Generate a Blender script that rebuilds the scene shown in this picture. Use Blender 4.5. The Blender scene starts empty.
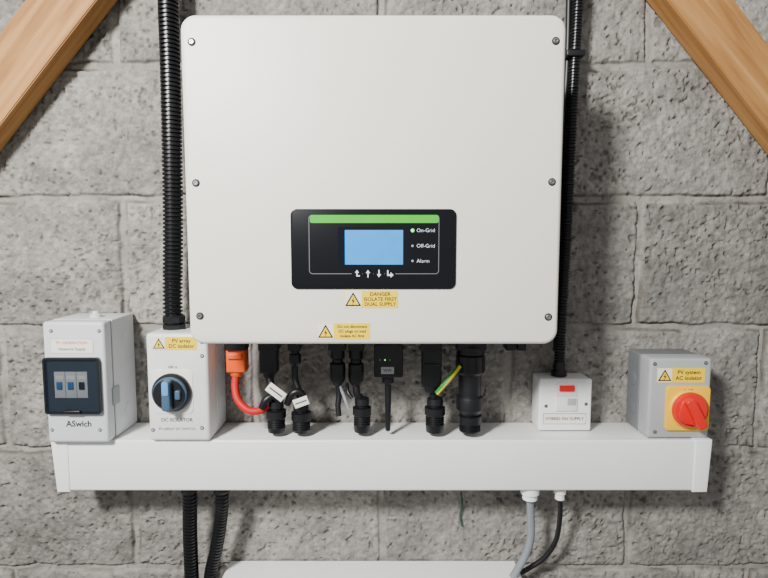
import bpy, bmesh, math, random
import numpy as np
from mathutils import Vector, Matrix, Quaternion
random.seed(4); rng=np.random.default_rng(7)

# ------------------------------------------------------------------ camera
F=560.0; D=0.97; EYE=1.5; TH=math.radians(5.3)
cam_d=bpy.data.cameras.new('camera'); cam=bpy.data.objects.new('camera',cam_d)
bpy.context.collection.objects.link(cam)
cam_d.sensor_width=36; cam_d.lens=36*F/768; cam_d.clip_start=0.02
cam.location=(0,-D,EYE); cam.rotation_euler=(math.radians(90)-TH,0,0)
bpy.context.scene.camera=cam

def P(px,py,d=0.0):
    """survey helper: metric (x,z) on the plane d metres in front of the wall"""
    a=(px-384)/F; b=-(py-289)/F
    y=math.cos(TH)+b*math.sin(TH); z=-math.sin(TH)+b*math.cos(TH)
    t=(D-d)/y
    return a*t, EYE+z*t
def S(d): return (D-d)/F

# ------------------------------------------------------------------ materials
def lin(c):
    return tuple(((v/255)/12.92 if v/255<=0.04045 else ((v/255+0.055)/1.055)**2.4) for v in c)+(1,)
MATS={}
def mat(name,rgb,rough=0.5,metal=0.0,var=0.04,vscale=30,bump=0.0,bscale=400,emit=0,alpha=1,coat=0):
    if name in MATS: return MATS[name]
    m=bpy.data.materials.new(name); m.use_nodes=True
    nt=m.node_tree; b=nt.nodes['Principled BSDF']
    tc=nt.nodes.new('ShaderNodeTexCoord')
    n=nt.nodes.new('ShaderNodeTexNoise'); n.inputs['Scale'].default_value=vscale; n.inputs['Detail'].default_value=4
    nt.links.new(tc.outputs['Object'],n.inputs['Vector'])
    r=nt.nodes.new('ShaderNodeValToRGB'); c=lin(rgb)
    r.color_ramp.elements[0].position=0.3; r.color_ramp.elements[1].position=0.7
    r.color_ramp.elements[0].color=tuple(v*(1-var) for v in c[:3])+(1,)
    r.color_ramp.elements[1].color=tuple(min(1,v*(1+var)) for v in c[:3])+(1,)
    nt.links.new(n.outputs['Fac'],r.inputs['Fac']); nt.links.new(r.outputs['Color'],b.inputs['Base Color'])
    b.inputs['Roughness'].default_value=rough; b.inputs['Metallic'].default_value=metal
    b.inputs['Coat Weight'].default_value=coat
    if bump:
        n2=nt.nodes.new('ShaderNodeTexNoise'); n2.inputs['Scale'].default_value=bscale
        nt.links.new(tc.outputs['Object'],n2.inputs['Vector'])
        bp=nt.nodes.new('ShaderNodeBump'); bp.inputs['Strength'].default_value=bump; bp.inputs['Distance'].default_value=0.001
        nt.links.new(n2.outputs['Fac'],bp.inputs['Height']); nt.links.new(bp.outputs['Normal'],b.inputs['Normal'])
    if emit:
        b.inputs['Emission Color'].default_value=c; b.inputs['Emission Strength'].default_value=emit
    if alpha<1: b.inputs['Alpha'].default_value=alpha
    MATS[name]=m; return m

M_inv=mat('inverter_powdercoat',(231,229,217),0.42,var=0.012,vscale=6,bump=0.12,bscale=900)
M_invb=mat('inverter_body_grey',(150,152,150),0.5)
M_pvc=mat('white_pvc',(244,245,244),0.35,var=0.02,vscale=8)
M_pvc2=mat('white_pvc_worn',(230,231,229),0.4,var=0.05,vscale=20)
M_ltg=mat('light_grey_plastic',(208,211,213),0.45,var=0.05,vscale=14)
M_midg=mat('mid_grey_plastic',(106,109,112),0.5,var=0.06)
M_cov=mat('cover_grey_plastic',(168,171,172),0.45,var=0.05,vscale=16)
M_blk=mat('black_plastic',(16,17,20),0.42,var=0.1)
M_conduit=mat('black_conduit_plastic',(12,13,16),0.33,var=0.1)
M_gloss=mat('display_black',(6,8,14),0.2,var=0.05)
M_frame=mat('display_outline',(110,115,122),0.4)
M_green=mat('green_strip',(50,185,25),0.4,emit=0.1)
M_led=mat('led_green',(120,240,110),0.3,emit=2.0)
M_leddim=mat('led_unlit',(150,155,160),0.3)
M_lcdbez=mat('lcd_bezel',(5,9,20),0.2)
M_lcd=mat('lcd_backlight',(0,136,214),0.5,emit=0.42,var=0.04,vscale=60)
M_white=mat('print_white',(235,238,240),0.5)
M_ink=mat('print_black',(18,18,18),0.6)
M_yel=mat('label_yellow',(252,214,0),0.5,var=0.02)
M_ypl=mat('isolator_plate_yellow',(250,198,0),0.45,var=0.02)
M_lab=mat('label_white',(240,238,230),0.5,var=0.02)
M_steel=mat('steel',(150,150,148),0.35,metal=0.9)
M_dark=mat('dark_recess',(30,30,32),0.7)
M_red=mat('red_plastic',(220,22,14),0.35,var=0.03)
M_neon=mat('red_rocker',(215,16,8),0.25,emit=0.2)
M_orng=mat('orange_connector',(238,92,22),0.4,var=0.04)
M_ocab=mat('orange_red_cable',(205,30,16),0.42,var=0.05)
M_gcab=mat('grey_cable',(132,137,143),0.45,var=0.03)
M_blue=mat('knob_blue',(78,148,205),0.45)
M_dkblue=mat('knob_slate',(62,88,112),0.45)
M_smoke=mat('smoked_window',(22,34,46),0.10,alpha=0.32)
M_brk=mat('breaker_grey',(205,210,214),0.5)
M_brkb=mat('breaker_blue',(50,112,175),0.45)
M_brkd=mat('breaker_well',(50,60,72),0.6)
M_text=mat('print_grey',(50,54,58),0.6)
M_gpaint=mat('green_paint',(38,82,60),0.7,var=0.2,vscale=200)

def earth_mat():
    m=bpy.data.materials.new('earth_wire_striped'); m.use_nodes=True; nt=m.node_tree; b=nt.nodes['Principled BSDF']
    tc=nt.nodes.new('ShaderNodeTexCoord'); mp=nt.nodes.new('ShaderNodeMapping'); mp.inputs['Rotation'].default_value=(0,math.radians(-38),0)
    w=nt.nodes.new('ShaderNodeTexWave'); w.inputs['Scale'].default_value=38; w.inputs['Distortion'].default_value=0.3; w.bands_direction='X'
    r=nt.nodes.new('ShaderNodeValToRGB'); r.color_ramp.interpolation='CONSTANT'
    r.color_ramp.elements[0].color=lin((40,140,45)); r.color_ramp.elements[1].position=0.45; r.color_ramp.elements[1].color=lin((235,215,20))
    nt.links.new(tc.outputs['Object'],mp.inputs['Vector']); nt.links.new(mp.outputs['Vector'],w.inputs['Vector']); nt.links.new(w.outputs['Fac'],r.inputs['Fac']); nt.links.new(r.outputs['Color'],b.inputs['Base Color'])
    b.inputs['Roughness'].default_value=0.4
    return m
M_earth=earth_mat()

# ------------------------------------------------------------------ object helpers
class Thing:
    def __init__(s,name,loc):
        s.e=bpy.data.objects.new(name,None); s.e.empty_display_size=0.02
        s.e.location=loc; s.loc=Vector(loc); bpy.context.collection.objects.link(s.e)
    def mesh(s,name,me,m,smooth=True,ang=35):
        me.transform(Matrix.Translation(-s.loc))
        o=bpy.data.objects.new(name,me); bpy.context.collection.objects.link(o); o.parent=s.e
        me.materials.clear(); me.materials.append(m)
        if smooth:
            for p in me.polygons: p.use_smooth=True
            try: me.set_sharp_from_angle(angle=math.radians(ang))
            except Exception: pass
        return o
    def bm(s,name,bm,m,**k):
        bmesh.ops.recalc_face_normals(bm,faces=bm.faces)
        me=bpy.data.meshes.new(name); bm.to_mesh(me); bm.free(); return s.mesh(name,me,m,**k)
    def box(s,name,x0,x1,d0,d1,z0,z1,m,bev=0.0,seg=3):
        bm=bmesh.new(); bmesh.ops.create_cube(bm,size=1)
        for v in bm.verts:
            v.co=Vector((x0+(v.co.x+.5)*(x1-x0), -(d0+(0.5-v.co.y)*(d1-d0)), z0+(v.co.z+.5)*(z1-z0)))
        if bev: bmesh.ops.bevel(bm,geom=bm.edges[:],offset=bev,segments=seg,profile=0.5,affect='EDGES',clamp_overlap=True)
        return s.bm(name,bm,m)
    def prism(s,name,outline,d0,d1,m,bev=0.0,seg=3,back=False):
        bm=bmesh.new(); vs=[bm.verts.new((x,-d0,z)) for x,z in outline]
        f=bm.faces.new(vs); r=bmesh.ops.extrude_face_region(bm,geom=[f])
        nv=[g for g in r['geom'] if isinstance(g,bmesh.types.BMVert)]
        for v in nv: v.co.y=-d1
        if bev:
            nvs=set(nv)
            es=[e for e in bm.edges if (e.verts[0] in nvs and e.verts[1] in nvs)]
            if back: es+= [e for e in bm.edges if (e.verts[0] not in nvs and e.verts[1] not in nvs)]
            bmesh.ops.bevel(bm,geom=es,offset=bev,segments=seg,profile=0.5,affect='EDGES',clamp_overlap=True)
        return s.bm(name,bm,m)
    def rr(s,name,x0,x1,z0,z1,r,d0,d1,m,bev=0.0,seg=3,back=False):
        return s.prism(name,rrect(x0,x1,z0,z1,r),d0,d1,m,bev,seg,back)
    def ring(s,name,x0,x1,z0,z1,r,w,d0,d1,m):
        a=rrect(x0,x1,z0,z1,r); b=rrect(x0+w,x1-w,z0+w,z1-w,max(r-w,0.0002)); n=len(a)
        bm=bmesh.new()
        A0=[bm.verts.new((x,-d0,z)) for x,z in a];A1=[bm.verts.new((x,-d1,z)) for x,z in a]
        B0=[bm.verts.new((x,-d0,z)) for x,z in b];B1=[bm.verts.new((x,-d1,z)) for x,z in b]
        for i in range(n):
            j=(i+1)%n
            for q in ((A0[i],A0[j],A1[j],A1[i]),(B1[i],B1[j],B0[j],B0[i]),(A1[i],A1[j],B1[j],B1[i]),(A0[i],B0[i],B0[j],A0[j])): bm.faces.new(q)
        return s.bm(name,bm,m)
    def lathe(s,name,org,axis,prof,m,n=32):
        ax=Vector(axis).normalized(); u=ax.orthogonal().normalized(); w=ax.cross(u)
        bm=bmesh.new(); rings=[]
        for r,h in prof:
            c=Vector(org)+ax*h
            rings.append([bm.verts.new(c+(u*math.cos(t)+w*math.sin(t))*max(r,1e-5)) for t in [2*math.pi*i/n for i in range(n)]])
        for a,b in zip(rings,rings[1:]):
            for i in range(n):
                j=(i+1)%n; bm.faces.new((a[i],a[j],b[j],b[i]))
        bm.faces.new(rings[0]); bm.faces.new(rings[-1])
        return s.bm(name,bm,m,ang=30)
    def sweep(s,name,pts,rad,m,step=0.004,seg=16,corr=None):
        P0=[Vector(p) for p in pts]; dense=[]
        Q=[P0[0]*2-P0[1]]+P0+[P0[-1]*2-P0[-2]]
        for i in range(1,len(Q)-2):
            for k in range(40):
                t=k/40; a,b,c,d=Q[i-1],Q[i],Q[i+1],Q[i+2]
                dense.append(0.5*((2*b)+(c-a)*t+(2*a-5*b+4*c-d)*t*t+(3*b-a-3*c+d)*t**3))
        dense.append(P0[-1])
        L=[0]
        for a,b in zip(dense,dense[1:]): L.append(L[-1]+(b-a).length)
        n=max(3,int(L[-1]/step)); out=[]; j=0
        for i in range(n+1):
            l=L[-1]*i/n
            while j<len(L)-2 and L[j+1]<l: j+=1
            t=(l-L[j])/max(1e-9,L[j+1]-L[j]); out.append((dense[j].lerp(dense[j+1],min(1,t)),l))
        bm=bmesh.new(); rings=[]; u=None
        for i,(p,l) in enumerate(out):
            a=out[max(0,i-1)][0]; b=out[min(n,i+1)][0]; T=(b-a).normalized()
            if u is None: u=T.orthogonal().normalized()
            u=(u-T*u.dot(T)).normalized(); w=T.cross(u)
            r=rad
            if corr: 
                ph=(l/corr)%1.0
                r=rad*(1.0 if ph<0.55 else 0.80)
            rings.append([bm.verts.new(p+(u*math.cos(t)+w*math.sin(t))*r) for t in [2*math.pi*k/seg for k in range(seg)]])
        for a,b in zip(rings,rings[1:]):
            for i in range(seg):
                k=(i+1)%seg; bm.faces.new((a[i],a[k],b[k],b[i]))
        bm.faces.new(rings[0]); bm.faces.new(rings[-1])
        return s.bm(name,bm,m,ang=50)
    def text(s,name,txt,x,z,d,size,m,align='CENTER',rot=0,bold=0.0):
        c=bpy.data.curves.new(name,'FONT'); c.body=txt; c.size=size; c.extrude=0.00008; c.align_x=align; c.align_y='CENTER'; c.offset=bold; c.resolution_u=3
        o=bpy.data.objects.new(name+'_tmp',c); bpy.context.collection.objects.link(o)
        me=bpy.data.meshes.new_from_object(o); bpy.data.objects.remove(o); bpy.data.curves.remove(c)
        me.transform(Matrix.Translation((x,-d,z))@Matrix.Rotation(rot,4,'Y')@Matrix.Rotation(math.radians(90),4,'X'))
        return s.mesh(name,me,m,smooth=False)
def rrect(x0,x1,z0,z1,r,n=10):
    o=[]
    for cx,cz,a in ((x1-r,z1-r,0),(x0+r,z1-r,90),(x0+r,z0+r,180),(x1-r,z0+r,270)):
        for i in range(n+1):
            t=math.radians(a+90*i/n); o.append((cx+r*math.cos(t),cz+r*math.sin(t)))
    return o
def PR(x0,y0,x1,y1,d):
    xm=(x0+x1)/2; ym=(y0+y1)/2
    a=P(x0,ym,d)[0]; b=P(x1,ym,d)[0]; zt=P(xm,y0,d)[1]; zb=P(xm,y1,d)[1]
    return a,b,zb,zt
def W(px,py,d):
    x,z=P(px,py,d); return (x,-d,z)

def warning_label(T,px0,py0,px1,py1,d,lines):
    x0,x1,z0,z1=PR(px0,py0,px1,py1,d); h=z1-z0
    T.rr('label_base',x0,x1,z0,z1,0.001,d,d+0.0004,M_yel)
    T.rr('label_symbol_panel',x0+0.0008,x0+h*1.0,z0+0.0008,z1-0.0008,0.0006,d+0.0004,d+0.0006,M_lab)
    cx=x0+h*0.52; cz=z0+h*0.38; R=h*0.54
    tri=lambda r:[(cx+r*math.cos(math.radians(a)),cz+r*math.sin(math.radians(a))) for a in (90,210,330)]
    T.prism('warning_triangle_edge',tri(R),d+0.0006,d+0.0008,M_ink)
    T.prism('warning_triangle',tri(R*0.70),d+0.0008,d+0.001,M_yel)
    b=R*0.5
    T.prism('warning_bolt',[(cx+b*.15,cz+b*.95),(cx-b*.35,cz+b*.0),(cx-b*.02,cz+b*.05),(cx-b*.2,cz-b*.8),(cx+b*.4,cz+b*.25),(cx+b*.05,cz+b*.2)],d+0.001,d+0.0012,M_ink)
    n=len(lines); mx=max(len(l) for l in lines)
    fs=min(h/(n+0.5)*1.05,(x1-x0-h*1.1)/(mx*0.52))
    for i,l in enumerate(lines):
        T.text('label_text_%d'%(i+1),l,(x0+h*1.05+x1)/2,z1-h*(i+0.75)/(n+0.5),d+0.0005,fs,M_ink,bold=0.00014)
def screw(T,name,x,z,d,r=0.0035,m=None):
    T.lathe(name+'_hole_shade',(x,-d,z),(0,-1,0),[(r*1.5,0),(r*1.5,0.0006),(r*1.2,0.0009)],M_dark,24)  # dark disc painted in place of the shaded hole round the screw head
    T.lathe(name,(x,-d,z),(0,-1,0),[(r,0),(r,0.0016),(r*0.75,0.0024),(r*0.45,0.0024),(r*0.4,0.0012)],m or M_steel,24)

# ------------------------------------------------------------------ wall (real relief)
def vnoise(x,z,seed):
    r=np.random.default_rng(seed); T=r.random((512,512))
    xi=np.floor(x).astype(int); zi=np.floor(z).astype(int); fx=x-xi; fz=z-zi
    fx=fx*fx*(3-2*fx); fz=fz*fz*(3-2*fz)
    g=lambda a,b:T[a%512,b%512]
    return (g(xi,zi)*(1-fx)+g(xi+1,zi)*fx)*(1-fz)+(g(xi,zi+1)*(1-fx)+g(xi+1,zi+1)*fx)*fz
def fbm(x,z,s,seed,o=4):
    v=0;a=1;t=0
    for i in range(o): v=v+a*vnoise(x*s+17.3*i,z*s+5.1*i,seed+i); t+=a; a*=.5; s*=2.03
    return v/t
def sm(a,b,v):
    t=np.clip((v-a)/(b-a),0,1); return t*t*(3-2*t)
xs=np.concatenate([np.arange(-2.0,-0.78,0.012),np.arange(-0.78,0.78,0.0017),np.arange(0.78,2.01,0.012)])
zs=np.concatenate([np.arange(0,0.88,0.012),np.arange(0.88,2.02,0.0017),np.arange(2.02,2.76,0.012)])
X,Z=np.meshgrid(xs,zs)
wx=X+(fbm(X,Z,22,40,3)-.5)*0.008; wz=Z+(fbm(X,Z,22,60,3)-.5)*0.009
zj=P(384,199,0)[1]; xj=P(640,265,0)[0]; H=0.223; Lb=0.448
row=np.floor((wz-zj)/H); dz=(wz-zj)-row*H; dz=np.minimum(dz,H-dz)
off=np.where(row.astype(int)%2==0,Lb/2,0.0)
col=np.floor((wx-xj-off)/Lb); dx=(wx-xj-off)-col*Lb; dx=np.minimum(dx,Lb-dx)
dm=np.minimum(dz,dx)
hw=0.0060+0.002*(fbm(X,Z,20,90,2)-.5)*2
mort=1-sm(hw-0.001,hw+0.003,dm)
smear=sm(0.58,0.74,fbm(X,Z,10,130,3))*(1-sm(0.010,0.024,dm))
crack=np.exp(-((dm-hw)/0.0018)**2)*sm(0.40,0.68,fbm(X,Z,18,170,3))
edge=1-sm(0.004,0.014,dm)
h=-0.0060*mort*(0.5+0.6*fbm(X,Z,25,77,2)) -0.0010*edge-0.0030*crack
rough=(1-0.7*mort)*(1-0.5*smear)
h+=(fbm(X,Z,155,200,3)-.5)*0.0050*rough
h+=(fbm(X,Z,55,220,2)-.5)*0.0024*rough
h+=(fbm(X,Z,9,300,2)-.5)*0.003
pn=vnoise(X*140,Z*140,501)*.55+vnoise(X*235,Z*235,502)*.45
dens=fbm(X,Z,8,520,3)
pores=sm(0.68,0.82,pn+0.28*(dens-.5))
h-=pores*0.0036*rough
blockid=(np.sin(row*12.9898+col*78.233)*43758.5453)%1.0
h=np.clip(h,-0.014,0.0035)-0.0035
nx,nz=len(xs),len(zs)
co=np.stack([X,-h,Z],-1).reshape(-1,3)
idx=np.arange(nx*nz).reshape(nz,nx)
q=np.stack([idx[:-1,:-1],idx[:-1,1:],idx[1:,1:],idx[1:,:-1]],-1).reshape(-1,4)
me=bpy.data.meshes.new('wall_back'); me.vertices.add(len(co)); me.vertices.foreach_set('co',co.ravel().astype(np.float32))
me.loops.add(q.size); me.loops.foreach_set('vertex_index',q.ravel().astype(np.int32))
me.polygons.add(len(q)); me.polygons.foreach_set('loop_start',(np.arange(len(q))*4).astype(np.int32)); me.polygons.foreach_set('loop_total',np.full(len(q),4,np.int32))
me.update(calc_edges=True)
at=me.attributes.new('mortar','FLOAT','POINT'); at.data.foreach_set('value',np.clip(mort+smear*.5,0,1).ravel().astype(np.float32))
at=me.attributes.new('tint','FLOAT','POINT'); at.data.foreach_set('value',blockid.ravel().astype(np.float32))
at=me.attributes.new('pit','FLOAT','POINT'); at.data.foreach_set('value',np.clip(pores*.5+crack,0,1).ravel().astype(np.float32))
me.polygons.foreach_set('use_smooth',np.ones(len(q),bool))
wall=bpy.data.objects.new('wall_back',me); bpy.context.collection.objects.link(wall)
m=bpy.data.materials.new('concrete_block'); m.use_nodes=True; nt=m.node_tree; b=nt.nodes['Principled BSDF']; b.inputs['Roughness'].default_value=0.92; b.inputs['Specular IOR Level'].default_value=0.2
N=nt.nodes.new; Lk=nt.links.new
tc=N('ShaderNodeTexCoord')
def noise(sc,det=5,ro=0.6):
    n=N('ShaderNodeTexNoise'); n.inputs['Scale'].default_value=sc; n.inputs['Detail'].default_value=det; n.inputs['Roughness'].default_value=ro; Lk(tc.outputs['Object'],n.inputs['Vector']); return n
def ramp(src,a,ca,b_,cb):
    r=N('ShaderNodeValToRGB'); r.color_ramp.elements[0].position=a; r.color_ramp.elements[1].position=b_; r.color_ramp.elements[0].color=lin(ca); r.color_ramp.elements[1].color=lin(cb); Lk(src,r.inputs['Fac']); return r
def mix(t,fac,a,b2):
    x=N('ShaderNodeMix'); x.data_type='RGBA'; x.blend_type=t
    if isinstance(fac,float): x.inputs['Factor'].default_value=fac
    else: Lk(fac,x.inputs['Factor'])
    Lk(a,x.inputs['A']); Lk(b2,x.inputs['B']); return x
base=ramp(noise(7,7,0.68).outputs['Fac'],0.34,(134,131,126),0.66,(182,178,171))
grain=ramp(noise(80,6,0.72).outputs['Fac'],0.32,(192,191,190),0.62,(255,255,255))
c1=mix('MULTIPLY',1.0,base.outputs['Color'],grain.outputs['Color'])
ta=N('ShaderNodeAttribute'); ta.attribute_name='tint'
tr=ramp(ta.outputs['Fac'],0.0,(220,219,219),1.0,(255,255,255))
c2=mix('MULTIPLY',1.0,c1.outputs['Result'],tr.outputs['Color'])
ma=N('ShaderNodeAttribute'); ma.attribute_name='mortar'
mc=ramp(noise(30,5).outputs['Fac'],0.3,(126,123,118),0.7,(164,160,153))
c3=mix('MIX',ma.outputs['Fac'],c2.outputs['Result'],mc.outputs['Color'])
pa=N('ShaderNodeAttribute'); pa.attribute_name='pit'
pr_=ramp(pa.outputs['Fac'],0.0,(255,255,255),1.0,(172,167,160))
c4=mix('MULTIPLY',1.0,c3.outputs['Result'],pr_.outputs['Color'])
Lk(c4.outputs['Result'],b.inputs['Base Color'])
bp=N('ShaderNodeBump'); bp.inputs['Strength'].default_value=0.5; bp.inputs['Distance'].default_value=0.002
Lk(noise(330,6,0.7).outputs['Fac'],bp.inputs['Height']); Lk(bp.outputs['Normal'],b.inputs['Normal'])
me.materials.append(m)

# floor
bm=bmesh.new(); bmesh.ops.create_cube(bm,size=1)
for v in bm.verts: v.co=Vector((v.co.x*4,v.co.y*3.0-1.5,v.co.z*0.05-0.025))
me=bpy.data.meshes.new('floor'); bm.to_mesh(me); bm.free(); me.materials.append(mat('floor_concrete',(140,138,134),0.8,var=0.15,vscale=5,bump=0.3,bscale=60))
o=bpy.data.objects.new('floor',me); bpy.context.collection.objects.link(o)

# ------------------------------------------------------------------ rafters
def wood():
    m=bpy.data.materials.new('pine_timber'); m.use_nodes=True; nt=m.node_tree; b=nt.nodes['Principled BSDF']; b.inputs['Roughness'].default_value=0.65; b.inputs['Specular IOR Level'].default_value=0.25
    N=nt.nodes.new; Lk=nt.links.new
    tc=N('ShaderNodeTexCoord'); mp=N('ShaderNodeMapping'); mp.inputs['Scale'].default_value=(2.2,28,40); Lk(tc.outputs['Object'],mp.inputs['Vector'])
    n=N('ShaderNodeTexNoise'); n.inputs['Scale'].default_value=1.6; n.inputs['Detail'].default_value=6; n.inputs['Distortion'].default_value=0.6; Lk(mp.outputs['Vector'],n.inputs['Vector'])
    r=N('ShaderNodeValToRGB'); e=r.color_ramp.elements
    e[0].position=0.28; e[0].color=lin((136,92,48)); e[1].position=0.72; e[1].color=lin((190,144,90)); k=e.new(0.5); k.color=lin((172,124,72))
    Lk(n.outputs['Fac'],r.inputs['Fac'])
    mp2=N('ShaderNodeMapping'); mp2.inputs['Scale'].default_value=(5,11,11); Lk(tc.outputs['Object'],mp2.inputs['Vector'])
    v=N('ShaderNodeTexVoronoi'); v.inputs['Scale'].default_value=1.1; Lk(mp2.outputs['Vector'],v.inputs['Vector'])
    r2=N('ShaderNodeValToRGB'); r2.color_ramp.elements[0].position=0.06; r2.color_ramp.elements[0].color=lin((110,70,42)); r2.color_ramp.elements[1].position=0.17; r2.color_ramp.elements[1].color=(1,1,1,1)
    Lk(v.outputs['Distance'],r2.inputs['Fac'])
    x=N('ShaderNodeMix'); x.data_type='RGBA'; x.blend_type='MULTIPLY'; x.inputs['Factor'].default_value=0.8; Lk(r.outputs['Color'],x.inputs['A']); Lk(r2.outputs['Color'],x.inputs['B'])
    Lk(x.outputs['Result'],b.inputs['Base Color'])
    bp=N('ShaderNodeBump'); bp.inputs['Strength'].default_value=0.25; bp.inputs['Distance'].default_value=0.001; Lk(n.outputs['Fac'],bp.inputs['Height']); Lk(bp.outputs['Normal'],b.inputs['Normal'])
    return m
M_wood=wood()
def rafter(sign):
    d1=0.045
    if sign<0: a=Vector(P(0,151,0.004)); b2=Vector(P(117,0,0.004))
    else: a=Vector(P(768,154,0.004)); b2=Vector(P(647,0,0.004))
    dr=(b2-a).normalized(); ang=math.atan2(dr.y,dr.x)
    nrm=Vector((-dr.y,dr.x)) if sign<0 else Vector((dr.y,-dr.x))
    wid=0.086 if sign<0 else 0.080
    def at_x(p,x): t=(x-p.x)/dr.x; return p+dr*t
    apex=at_x(a,0); apex2=at_x(a+nrm*wid,0)
    lo=at_x(a,1.45*sign); lo2=lo+nrm*wid
    pts=[lo,apex,apex2,lo2]
    bm=bmesh.new()
    loc=[]
    for p in pts:
        q=p-a; loc.append((q.x*math.cos(ang)+q.y*math.sin(ang), -q.x*math.sin(ang)+q.y*math.cos(ang)))
    vs=[bm.verts.new((x,-0.0005,z)) for x,z in loc]; f=bm.faces.new(vs)
    r=bmesh.ops.extrude_face_region(bm,geom=[f])
    for g in r['geom']:
        if isinstance(g,bmesh.types.BMVert): g.co.y=-d1
    bmesh.ops.bevel(bm,geom=bm.edges[:],offset=0.0015,segments=2,affect='EDGES')
    bmesh.ops.recalc_face_normals(bm,faces=bm.faces)
    me=bpy.data.meshes.new('roof_rafter'); bm.to_mesh(me); bm.free(); me.materials.append(M_wood)
    o=bpy.data.objects.new('roof_rafter',me); bpy.context.collection.objects.link(o)
    o.location=(a.x,0,a.y); o.rotation_euler=(0,-ang,0)
rafter(-1); rafter(1)

# ------------------------------------------------------------------ solar inverter
DI=0.20
T=Thing('solar_inverter',(0,-0.1,1.6))
xL=P(184.5,182,DI)[0]; xR=P(562.5,182,DI)[0]; zT=P(374,14,DI)[1]; zB=P(374,344.5,DI)[1]
T.rr('back_housing',xL+0.014,xR-0.014,zB+0.012,zT-0.012,0.015,0.03,DI-0.034,M_invb,0.003)
T.box('mounting_bracket',xL+0.06,xR-0.06,0.0,0.032,zB+0.2,zT-0.06,M_steel,0.001)
for i in range(24):
    x=xL+0.03+i*(xR-xL-0.06)/23
    T.box('heatsink_fin_%d'%(i+1),x-0.001,x+0.001,0.012,0.032,zB+0.03,zT-0.03,M_midg)
T.rr('front_cover',xL,xR,zB,zT,0.020,DI-0.036,DI,M_inv,0.006,5,True)
sxL=P(196,183,DI)[0]; sxR=P(552,182,DI)[0]
for i,(a,c) in enumerate([(sxL,42),(sxL,183),(sxL,316),(sxR,41),(sxR,182),(sxR,317)]):
    z=P(374,c,DI)[1]; screw(T,'cover_screw_%d'%(i+1),a,z,DI-0.0002,0.0036)
# display
d=DI
x0,x1,z0,z1=PR(291,209,456,289,d); T.rr('display_panel',x0,x1,z0,z1,0.009,d,d+0.002,M_gloss,0.0006)
x0,x1,z0,z1=PR(309,215,439,274,d); T.ring('display_outline',x0,x1,z0,z1,0.005,0.0009,d+0.002,d+0.0022,M_frame)
x0,x1,z0,z1=PR(310,215,438.5,223,d); T.rr('green_strip',x0,x1,z0,z1,0.003,d+0.002,d+0.0024,M_green)
x0,x1,z0,z1=PR(338,227,410,268,d); T.rr('lcd_bezel',x0,x1,z0,z1,0.001,d+0.002,d+0.0023,M_lcdbez)
x0,x1,z0,z1=PR(345,230,403,264.5,d); T.rr('lcd_screen',x0,x1,z0,z1,0.0006,d+0.0023,d+0.0026,M_lcd)
for i,px in enumerate([357,368,379,390]):
    x,z=P(px,273.5,d); dd=d+0.0024
    T.lathe('button_backing_%d'%(i+1),(x,-d-0.002,z),(0,-1,0),[(0.0072,0),(0.0072,0.0003)],M_gloss,24)
    w=0.0008; k=0.0039
    if i==1 or i==2:
        sg=1 if i==1 else -1
        T.prism('button_arrow_%d'%(i+1),[(x-w,z-sg*k*1.3),(x+w,z-sg*k*1.3),(x+w,z+sg*k*.2),(x+k*.75,z+sg*k*.2),(x,z+sg*k*1.3),(x-k*.75,z+sg*k*.2),(x-w,z+sg*k*.2)],d+0.0022,dd,M_white)
    elif i==0:
        T.prism('button_arrow_1',[(x-w,z-k),(x+k,z-k),(x+k,z-k+2*w),(x+w,z-k+2*w),(x+w,z+k*.3),(x+k*.7,z+k*.3),(x,z+k*1.3),(x-k*.7,z+k*.3),(x-w,z+k*.3)],d+0.0022,dd,M_white)
    else:
        T.prism('button_arrow_4',[(x-k,z+k*1.2),(x-k+2*w,z+k*1.2),(x-k+2*w,z-k*.2),(x+k*.2,z-k*.2),(x+k*.2,z+k*.5),(x+k*1.2,z-k*.5),(x+k*.2,z-k*1.4),(x+k*.2,z-k*.8),(x-k,z-k*.8)],d+0.0022,dd,M_white)
for i,(py,t,mm) in enumerate([(230.5,'On-Grid',M_led),(246,'Off-Grid',M_leddim),(261,'Alarm',M_leddim)]):
    x,z=P(412.5,py,d)
    T.lathe('led_%d'%(i+1),(x,-d-0.002,z),(0,-1,0),[(0.0024 if i==0 else 0.0018,0),(0.0022 if i==0 else .0016,0.0005),(0.0012,0.0009)],mm,20)
    x,z=P(416.5,py,d); T.text('led_label_%d'%(i+1),t,x,z,d+0.0021,0.0072,M_white,'LEFT',bold=-0.0001)
warning_label(T,344,290.5,398,308,d,['DANGER','ISOLATE FIRST','DUAL SUPPLY'])
warning_label(T,317,323,370,339.5,d,['Do not disconnect','DC plugs on load','Isolate AC first'])
for i,(a,c,w) in enumerate([(228,247,0),(260,279,0),(289,301,0),(329,346,0),(349,364,0),(420,441,0),(456,485,0),(505,514,0),(516,524,0)]):
    x0,_=P(a,345,0.075); x1,_=P(c,345,0.075); T.box('port_collar_%d'%(i+1),x0,x1,0.06,0.09,P(300,349,0.075)[1],zB+0.02,M_blk,0.001)

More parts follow.
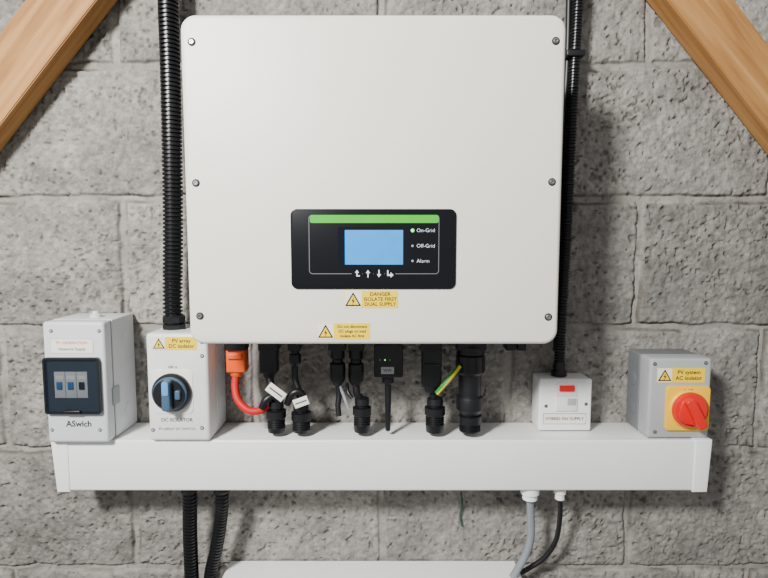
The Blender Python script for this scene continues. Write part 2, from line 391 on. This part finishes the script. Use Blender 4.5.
# ------------------------------------------------------------------ cable trunking
T=Thing('cable_trunking',(0,-0.045,1.13))
DT=0.09
zt=P(384,422,0)[1]; zb=P(384,491,DT)[1]
xl=P(56,460,DT)[0]; xr=P(705,460,DT)[0]
T.box('trunking_body',xl,xr,0,DT-0.004,zb+0.001,zt-0.0006,M_pvc,0.002)
T.box('trunking_lid',xl+0.001,xr-0.001,DT-0.010,DT,zb,zt,M_pvc,0.0035)
a=P(51,440,DT)[0]; T.prism('end_cap_left',[(a,zt+.001),(P(69,460,DT)[0],zt+.001),(P(69,460,DT)[0],zb-.0015),(a+0.006,zb-.0015)],0,DT+0.002,M_pvc,0.002)
a=P(712,440,DT)[0]; T.prism('end_cap_right',[(a,zt+.001),(P(694,460,DT)[0],zt+.001),(P(694,460,DT)[0],zb-.0015),(a-0.004,zb-.0015)],0,DT+0.002,M_pvc,0.002)

# ------------------------------------------------------------------ breaker enclosure (left)
T=Thing('breaker_enclosure',(-0.5,-0.05,1.3))
DU=0.105
x0=P(43,350,DU)[0]; x1=P(106,380,DU)[0]; z1=P(75,322,DU)[1]; z0=zt+0.0012
T.box('enclosure_base',x0,x1,0,0.078,z0,z1,M_ltg,0.0025)
T.box('cover_seam',x0+0.0015,x1-0.0015,0.076,0.081,z0+0.0015,z1-0.0015,M_midg)
T.box('enclosure_cover',x0,x1,0.0795,DU,z0,z1,M_ltg,0.005,4)
T.box('side_latch',x1-0.004,x1+0.003,0.066,0.088,z0+0.055,z0+0.085,M_cov,0.002)
for i,zz in enumerate([z0+0.035,z1-0.035]): T.lathe('side_knockout_%d'%(i+1),(x1-0.002,-0.034,zz),(1,0,0),[(0.011,0),(0.011,0.0026),(0.0105,0.003)],M_ltg,28)
T.lathe('top_gland',(P(96,316,0.05)[0],-0.05,z1-0.001),(0,0,1),[(0.009,0),(0.009,0.006),(0.006,0.007),(0.005,0.011)],M_ltg)
a,b2,c,e=PR(46,357,102,413,DU)
T.rr('window_frame',a,b2,c,e,0.005,DU-0.001,DU+0.0015,M_cov,0.0008)
T.rr('window_recess',a+.003,b2-.003,c+.003,e-.003,0.003,DU+0.0012,DU+0.0018,M_brkd)
mz=(c+e)/2
for i in range(3):
    bx=a+0.015+i*0.0175; T.box('breaker_%d'%(i+1),bx,bx+0.017,DU+0.0016,DU+0.003,mz-0.020,mz+0.022,M_brk,0.0006)
    T.box('breaker_switch_%d'%(i+1),bx+0.004,bx+0.0125,DU+0.003,DU+0.005,mz-0.006,mz+0.006,M_brkb if i<2 else M_blk,0.0006)
    T.box('breaker_label_%d'%(i+1),bx+0.002,bx+0.0145,DU+0.003,DU+0.0032,mz+0.010,mz+0.016,M_lab)
T.rr('smoked_window',a+.0015,b2-.0015,c+.0015,e-.0015,0.005,DU+0.0058,DU+0.0068,M_smoke)
T.ring('window_rim',a,b2,c,e,0.005,0.003,DU+0.001,DU+0.0072,M_blk)
T.box('window_handle',(a+b2)/2-0.013,(a+b2)/2+0.013,DU+0.0065,DU+0.011,c+0.001,c+0.007,M_blk,0.0015)
a,b2,c,e=PR(51,339,93,353,DU); T.rr('label_edge',a-.0004,b2+.0004,c-.0004,e+.0004,0.001,DU,DU+0.0003,M_frame); T.rr('label',a,b2,c,e,0.0008,DU,DU+0.0005,M_lab)
T.text('label_text','PV GENERATION',(a+b2)/2,c+(e-c)*.72,DU+.0005,0.0064,M_red,bold=.0001); T.text('label_text_2','Network Supply',(a+b2)/2,c+(e-c)*.28,DU+.0005,0.0064,M_ink,bold=.0001)
x,z=P(79,424,DU); T.text('printed_text','ASwich',x,z,DU,0.0135,M_text,bold=0.0004)
for i,(u,v) in enumerate([(51,331),(99,331),(52,430),(100,430)]): 
    x,z=P(u,v,DU); screw(T,'cover_screw_%d'%(i+1),x,z,DU-0.0004,0.002,M_cov)

# ------------------------------------------------------------------ DC rotary isolator (grey/blue)
T=Thing('dc_isolator_switch',(-0.33,-0.05,1.3)); DU=0.098
x0=P(147,370,DU)[0]; x1=P(208,385,DU)[0]; z1=P(177,334,DU)[1]
T.box('enclosure_base',x0,x1,0,0.05,z0,z1,M_ltg,0.003)
T.box('cover_seam',x0+0.002,x1-0.002,0.048,0.054,z0+0.002,z1-0.002,M_midg)
T.box('enclosure_cover',x0-0.0008,x1+0.0008,0.0515,DU,z0,z1+0.0008,M_pvc2,0.006,4)
for i in range(2): T.lathe('side_knockout_%d'%(i+1),(x1-0.002,-0.026,z0+0.05+i*0.06),(1,0,0),[(0.012,0),(0.012,0.0026),(0.011,0.003)],M_ltg,28)
gx,_=P(174,322,0.05); z1rot=z1
kx,kz=P(172.5,392,DU)
T.rr('dial_plate',kx-0.033,kx+0.033,kz-0.036,kz+0.036,0.010,DU-0.001,DU+0.001,M_lab,0.0005)
T.lathe('knob_base',(kx,-DU,kz),(0,-1,0),[(0.031,0),(0.031,0.006),(0.029,0.009),(0.028,0.010)],M_blk,48)
T.lathe('knob_ring',(kx,-DU-0.010,kz),(0,-1,0),[(0.027,0),(0.027,0.003),(0.025,0.005)],M_dkblue,48)
T.lathe('knob_disc',(kx,-DU-0.014,kz),(0,-1,0),[(0.0245,0),(0.0245,0.003),(0.023,0.005)],M_blk,48)
T.rr('knob_lever',kx-0.0065,kx+0.0065,kz-0.023,kz+0.025,0.004,DU+0.018,DU+0.030,M_dkblue,0.002)
T.rr('knob_pointer',kx-0.005,kx+0.005,kz+0.002,kz+0.023,0.003,DU+0.030,DU+0.0312,M_blue,0.0005)
T.rr('padlock_tab',kx+0.012,kx+0.02,kz-0.006,kz+0.008,0.002,DU+0.018,DU+0.024,M_dkblue,0.001)
x,z=P(172.5,367,DU); T.text('off_text','OFF  0',x,z,DU+0.0011,0.005,M_text)
x,z=P(177,420,DU); T.text('printed_text','DC ISOLATOR',x,z,DU,0.0078,M_text,bold=0.0002)
x,z=P(177,429,DU); T.text('printed_text_2','PV ARRAY DC SWITCH',x,z,DU,0.0056,M_text,bold=0.0001)
warning_label(T,152,337,197,350,DU,['PV array','DC isolator'])
for i,(u,v) in enumerate([(202,342),(202,428),(153,430),(202,356)]):
    x,z=P(u,v,DU); screw(T,'cover_screw_%d'%(i+1),x,z,DU-0.0004,0.0022,M_cov)
# ------------------------------------------------------------------ AC rotary isolator (yellow/red)
T=Thing('ac_isolator_switch',(0.45,-0.05,1.25)); DU=0.085
x0=P(649.5,398,DU)[0]; x1=P(711,380,DU)[0]; z1=P(680,359,DU)[1]
T.box('enclosure_base',x0,x1,0,0.045,z0,z1,M_midg,0.003)
T.box('cover_seam',x0+0.003,x1-0.003,0.043,0.05,z0+0.003,z1-0.003,M_dark)
T.box('enclosure_cover',x0-0.001,x1+0.001,0.047,DU,z0,z1+0.001,M_cov,0.005,4)
for i in range(2): T.lathe('side_knockout_%d'%(i+1),(x0+0.002,-0.024,z0+0.035+i*0.05),(-1,0,0),[(0.012,0),(0.012,0.0028),(0.010,0.0034)],M_midg,28)
a,b2,c,e=PR(665,386,708.5,430,DU); T.rr('yellow_plate',a,b2,c,e,0.006,DU-0.001,DU+0.004,M_ypl,0.0012)
kx=(a+b2)/2; kz=(c+e)/2
T.lathe('yellow_collar',(kx,-DU-0.003,kz),(0,-1,0),[(0.031,0),(0.031,0.003),(0.029,0.005)],M_ypl,48)
T.lathe('knob_base',(kx,-DU-0.006,kz),(0,-1,0),[(0.0285,0),(0.0285,0.006),(0.026,0.010)],M_red,48)
bmx=[]
for i in range(40):
    t=2*math.pi*i/40; r=0.0245*(1-0.10*(1+math.cos(4*t+0.8))/2); bmx.append((kx+r*math.cos(t),kz+r*math.sin(t)))
T.prism('knob_lobes',bmx,DU+0.014,DU+0.021,M_red,0.002)
o=T.rr('knob_lever',-0.0075,0.0075,-0.027,0.025,0.005,0,0.012,M_red,0.002)
o.data.transform(Matrix.Translation(T.loc)); o.data.transform(Matrix.Translation(Vector((kx,-DU-0.020,kz))-T.loc)@Matrix.Rotation(math.radians(-28),4,'Y'))
x,z=P(687,389.5,DU); T.text('plate_text','O  OFF',x,z,DU+0.0041,0.005,M_ink)
warning_label(T,657,368,705,382.5,DU,['PV system','AC isolator'])
for i,(u,v) in enumerate([(655,364),(706,363),(655,432)]):
    x,z=P(u,v,DU); screw(T,'cover_screw_%d'%(i+1),x,z,DU-0.0004,0.002,M_midg)
# ------------------------------------------------------------------ fused switch
T=Thing('fused_spur_switch',(0.27,-0.03,1.25)); DU=0.05
x0=P(539,405,DU)[0]; x1=P(591.5,405,DU)[0]; zsw=P(565,379,DU)[1]
T.box('pattress_box',x0+0.001,x1-0.001,0,DU-0.009,z0,zsw-0.001,M_pvc2,0.003)
T.box('box_seam',x0+0.002,x1-0.002,DU-0.011,DU-0.008,z0+0.001,zsw-0.002,M_midg)
T.box('face_plate',x0,x1,DU-0.0085,DU,z0+0.0005,zsw,M_pvc,0.003,4)
a,b2,c,e=PR(556,384,577,396,DU); T.box('rocker_frame',a,b2,DU-0.001,DU+0.002,c,e,M_pvc2,0.0008); 
a,b2,c,e=PR(559,385,574,391,DU); T.box('neon_rocker',a,b2,DU+0.001,DU+0.005,c,e,M_neon,0.001)
a,b2,c,e=PR(556,397,577,411,DU); T.box('fuse_carrier',a,b2,DU-0.001,DU+0.0025,c,e,M_pvc2,0.001)
a,b2,c,e=PR(567,398,576,405,DU); T.box('fuse_slot',a,b2,DU+0.002,DU+0.0028,c,e,M_cov,0.0004)
for i,(u,v) in enumerate([(546,406),(586,404)]):
    x,z=P(u,v,DU); T.lathe('plate_screw_%d'%(i+1),(x,-DU,z),(0,-1,0),[(0.003,0),(0.003,0.0006),(0.002,0.001)],M_steel,20)
a,b2,c,e=PR(543,413.5,586,424,DU); T.ring('label_edge',a,b2,c,e,0.001,0.0005,DU,DU+0.0006,M_text); T.rr('label',a+.0003,b2-.0003,c+.0003,e-.0003,0.0008,DU,DU+0.0004,M_lab)
T.text('label_text','HYBRID INV SUPPLY',(a+b2)/2,(c+e)/2,DU+.0005,0.0072,M_ink,bold=.0001)

# ------------------------------------------------------------------ conduits
c=Thing('corrugated_conduit',W(172,150,0.05))
c.lathe('conduit_gland',(gx,-0.05,z1rot+0.0012),(0,0,1),[(0.019,0),(0.019,0.007),(0.016,0.009),(0.019,0.011),(0.019,0.020),(0.0165,0.022)],M_blk,8)
c.sweep('conduit',[W(171,-190,0.04),W(169,-60,0.04),W(168,0,0.042),W(170,60,0.045),W(172,150,0.05),W(173,230,0.05),(gx-0.001,-0.05,P(0,300,0.05)[1]),(gx,-0.05,z1rot+0.012)],0.0158,M_conduit,0.0011,20,corr=0.0066)
for k,(pts) in enumerate([[W(190,500,0.068),W(190,530,0.06),W(191,560,0.055),W(193,620,0.05),W(195,760,0.05)],
            [W(222,500,0.068),W(221,517,0.06),W(216,550,0.05),W(210,580,0.045),W(208,640,0.045),W(208,760,0.045)]]):
    pts=[(pts[0][0],-.068,zb-0.004)]+pts
    c=Thing('corrugated_conduit',pts[0])
    c.sweep('conduit',pts,0.0112 if k else 0.012,M_conduit,0.001,20,corr=0.006)
    p=Vector(pts[0]); c.lathe('conduit_gland',(p.x,p.y,zb-0.0018),(0,0,-1),[(0.015,0),(0.015,0.007),(0.013,0.010)],M_blk,8)
c=Thing('power_cable',W(568,150,0.04))
gx2=P(559,372,0.025)[0]
c.sweep('cable_sheath',[W(583,-190,0.03),W(580,-60,0.03),W(578,0,0.03),W(574,70,0.03),W(570,150,0.03),W(566,240,0.03),W(561,320,0.028),(gx2,-0.025,P(559,355,0.025)[1]),(gx2,-0.025,zsw+0.01)],0.0092,M_conduit,0.0012,16,corr=0.005)
c.sweep('cable_core',[W(571,-190,0.02),W(570,-60,0.02),W(569,0,0.02),W(567,70,0.02),W(562,150,0.02),W(560,240,0.02),W(557,320,0.02),W(556,350,0.02)],0.005,M_blk,0.004,14)
c.lathe('cable_gland',(gx2,-0.025,zsw),(0,0,1),[(0.013,0),(0.013,0.008),(0.010,0.012),(0.010,0.022),(0.008,0.026)],M_blk,16)
xx,zz=P(573,55,0.03); c.box('cable_clip',xx-0.014,xx+0.016,0.0,0.043,zz-0.005,zz+0.005,M_blk,0.002)

# ------------------------------------------------------------------ connectors beneath
DC=0.07; sc=S(DC)
def vl(T,name,cx,prof,m,n=28,d=DC):
    x,zref=P(cx,prof[0][1],d); pr=[]
    for r,py in prof: pr.append((r*S(d), zref-P(cx,py,d)[1]))
    T.lathe(name,(x,-d,zref),(0,0,-1),pr,m,n)
yG=431
for _ in range(30):
    if P(300,yG,DC)[1]<zt: yG-=0.3
def gland(T,cx,y0=402,w=10,d=DC):
    pr=[(w*.55,y0),(w*.75,y0+1),(w*.8,y0+7),(w*.62,y0+8),(w*.62,y0+9),(w,y0+10),(w,y0+17),(w*.9,y0+18)]
    for i in range(4):
        if y0+20+i*2.2<yG-1: pr+=[(w*.8,y0+19+i*2.2),(w*.92,y0+20+i*2.2)]
    pr.append((w*.85,yG)); vl(T,'trunking_gland',cx,pr,M_blk,28,d)
def mc4(T,cx,y0,y1,w=8.5,m=None,n=4):
    m=m or M_blk; h=y1-y0
    vl(T,'plug_body',cx,[(w*.9,y0),(w*.9,y0+h*.35),(w*.7,y0+h*.38),(w*.7,y0+h*.45),(w,y0+h*.48),(w,y0+h*.85),(w*.7,y0+h*.95),(w*.5,y1)],m,12)
T=Thing('battery_cable',W(236,380,DC))
a,b2,c_,e=PR(228,343,247,371,DC); T.box('plug_body',a,b2,DC-0.014,DC+0.014,c_,e,M_orng,0.003)
a,b2,c_,e=PR(230,352,245,357,DC); T.box('plug_latch',a,b2,DC+0.012,DC+0.018,c_,e,M_orng,0.001)
vl(T,'plug_boot',236.5,[(7,370),(6.5,374),(5,376)],M_orng)
T.sweep('cable',[W(236.5,372,DC),W(235,386,.074),W(238,400,.08),W(248,410,.084),W(259,411,.082),W(268,406,.074)],0.0062,M_ocab,0.003,16)
T=Thing('battery_cable',W(270,380,DC))
a,b2,c_,e=PR(261,343,278,372,DC); T.box('plug_body',a,b2,DC-0.012,DC+0.012,c_,e,M_blk,0.0025)
vl(T,'plug_boot',269.5,[(6.5,371),(6,376),(4.6,378)],M_blk)
T.sweep('cable',[W(269.5,374,DC),W(271,388,.076),W(275,398,DC),W(276,408,DC)],0.0065,M_blk,0.003)
T.sweep('cable_branch',[W(262,408,.084),W(266,400,.085),W(274,396,.08),W(281,402,.075)],0.006,M_blk,0.003)
gland(T,276,400,10)
def tag(T,cx,cy,w,h,rot,d):
    x,z=P(cx,cy,d); ww=w*sc/2; hh=h*sc/2
    o=T.box('cable_tag',-ww,ww,0,0.0012,-hh,hh,M_lab,0.0003)
    o.data.transform(Matrix.Translation(T.loc)); o.data.transform(Matrix.Translation(Vector((x,-d,z))-T.loc)@Matrix.Rotation(rot,4,'Y'))
    o=T.box('tag_print',-ww*.8,ww*.8,0.0012,0.0014,-hh*.15,hh*.15,M_text)
    o.data.transform(Matrix.Translation(T.loc)); o.data.transform(Matrix.Translation(Vector((x,-d,z))-T.loc)@Matrix.Rotation(rot,4,'Y'))
tag(T,276,392,20,10,math.radians(38),.092)
T=Thing('solar_string_cable',W(298,380,DC))
mc4(T,295,343,366,6)
T.sweep('cable',[W(295,362,DC),W(295,378,.072),W(299,392,.076),W(301,408,DC)],0.0055,M_blk,0.003)
T.sweep('cable_branch',[W(287,404,.08),W(292,394,.084),W(300,392,.082),W(306,402,.076)],0.0055,M_blk,0.003)
gland(T,301,402,10); tag(T,301,402,15,9,math.radians(-20),.09)
T=Thing('solar_string_cable',W(338,370,DC)); mc4(T,337.5,343,385,8)
T.sweep('cable',[W(337.5,383,DC),W(339,395,.072),W(338,406,.075),W(339,416,.078)],0.0045,M_blk,0.003)
T.sweep('cable_tail',[W(339,384,DC),W(344,396,.076),W(346,402,.08),W(349,409,.082)],0.0028,M_gcab,0.003)
T=Thing('solar_string_cable',W(356,370,DC)); mc4(T,356,343,386,8)
T.sweep('cable',[W(356,384,DC),W(357,394,.072),W(361,400,DC),W(362,408,DC)],0.006,M_blk,0.003); gland(T,362,397,9.5)
T.sweep('cable_clip',[W(347,384,DC),W(348,392,.08),W(352,398,.084)],0.003,M_blk,0.003)
T=Thing('wifi_dongle',W(388,360,DC))
a,b2,c_,e=PR(374,344,403,378,.085); T.box('dongle_body',a,b2,0.058,0.085,c_,e,M_blk,0.003,4)
for i in range(3):
    x,z=P(380+i*5,360,.085); T.lathe('dongle_led_%d'%(i+1),(x,-.085,z),(0,-1,0),[(0.0011,0),(0.0011,0.0006)],M_led if i==1 else M_green,12)
a,b2,c_,e=PR(381,367,394,374,.085); T.rr('dongle_label',a,b2,c_,e,0.0006,.085,.0853,M_cov); T.text('dongle_text','WiFi',(a+b2)/2,(c_+e)/2,.0854,0.007,M_ink)
vl(T,'dongle_neck',388,[(6,377),(6,382),(3.6,384)],M_blk,24)
vl(T,'antenna',388,[(3.4,383),(3.2,400),(2.6,yG-1),(1.5,yG)],M_blk,20)
T=Thing('data_cable',W(431,370,DC))
a,b2,c_,e=PR(421.5,343,441,386,DC); T.box('plug_body',a,b2,DC-0.013,DC+0.013,c_,e,M_blk,0.003)
a,b2,c_,e=PR(424,364,438.5,367,.085); T.box('plug_ridge',a,b2,DC+0.012,DC+0.016,c_,e,M_blk,0.0008)
vl(T,'plug_boot',431.5,[(8,385),(7,391),(5,393)],M_blk)
T.sweep('cable',[W(431.5,390,DC),W(433,396,DC),W(434.5,403,DC)],0.006,M_blk,0.003); gland(T,435,397,10.5)
T.sweep('earth_wire',[W(460,366,.085),W(452,376,.090),W(444,385,.092),W(437,393,.086)],0.0040,M_earth,0.002)
T=Thing('ac_output_connector',W(470,380,DC))
pr=[(12,343),(14,346),(14,353),(13,354),(14.2,355),(14.2,371),(12.5,373),(11.5,374),(11.5,394),(13.5,396),(14,398),(14,408),(12,411),(9,417)]
vl(T,'connector_body',470.5,pr,M_blk,36); gland(T,470,405,12)
for k in range(10):
    t=math.pi*2*k/10; x,z=P(470.5,362,DC); r=14.2*sc
    T.box('grip_rib_%d'%(k+1),x+r*math.cos(t)-.0012,x+r*math.cos(t)+.0012,DC+r*math.sin(t)-.0012,DC+r*math.sin(t)+.0012,P(470,371,DC)[1],P(470,356,DC)[1],M_blk,0.0005)

# ------------------------------------------------------------------ lower cables + box
ztb=P(384,561,0.0)[1]
T=Thing('wall_mounted_cabinet',(0,-0.08,0.8))
xa=P(229,561,0)[0]; xb=P(516,561,0)[0]
T.rr('cabinet_body',xa,xb,ztb-0.42,ztb,0.006,0.0,0.12,M_pvc,0.003)
T.rr('cabinet_door',xa+0.01,xb-0.01,ztb-0.40,ztb-0.012,0.005,0.12,0.128,M_pvc,0.002)
T.box('door_handle',xb-0.03,xb-0.022,0.128,0.138,ztb-0.25,ztb-0.17,M_midg,0.002)
def lowcable(nm,pts,r,m,gr):
    d0=-pts[0][1]; p=Vector((pts[0][0],-d0,zb-0.0005))
    T=Thing(nm,p)
    T.lathe('gland',p,(0,0,-1),[(gr,0),(gr,0.012),(gr*.75,0.014),(gr*.8,0.022),(r*1.3,0.024)],M_pvc,20)
    T.sweep('cable',[(p.x,p.y,zb-0.01)]+pts[1:],r,m,0.004)
lowcable('grey_power_cable',[W(530,488,.07),W(530.5,512,.065),W(531,535,.06),W(526,554,.055),(P(513,570,.05)[0],-.05,ztb+0.001)],0.0064,M_gcab,0.0155)
lowcable('thin_power_cable',[W(560,488,.07),W(560,516,.055),W(556,540,.04),W(545,557,.035),W(531,567,.03),W(520,573,.03)],0.0042,M_blk,0.010)
T=Thing('green_paint_drip',W(461,505,0.0)); T.sweep('drip',[W(461,492,.002),W(462,505,.003),W(460,516,.002),W(462,526,.001)],0.0016,M_gpaint,0.003)

# ------------------------------------------------------------------ light
def area(name,loc,target,size,power,col):
    l=bpy.data.lights.new(name,'AREA'); l.size=size; l.energy=power; l.color=col
    o=bpy.data.objects.new(name,l); o.location=loc; bpy.context.collection.objects.link(o)
    o.rotation_euler=(Vector(target)-Vector(loc)).to_track_quat('-Z','Y').to_euler()
area('ceiling_lamp',(-0.8,-1.45,2.3),(0,0,1.5),0.25,72,(1,0.985,0.96))
w=bpy.data.worlds.new('garage_ambient'); bpy.context.scene.world=w; w.use_nodes=True
bg=w.node_tree.nodes['Background']; bg.inputs['Color'].default_value=(0.98,0.99,1,1); bg.inputs['Strength'].default_value=0.42
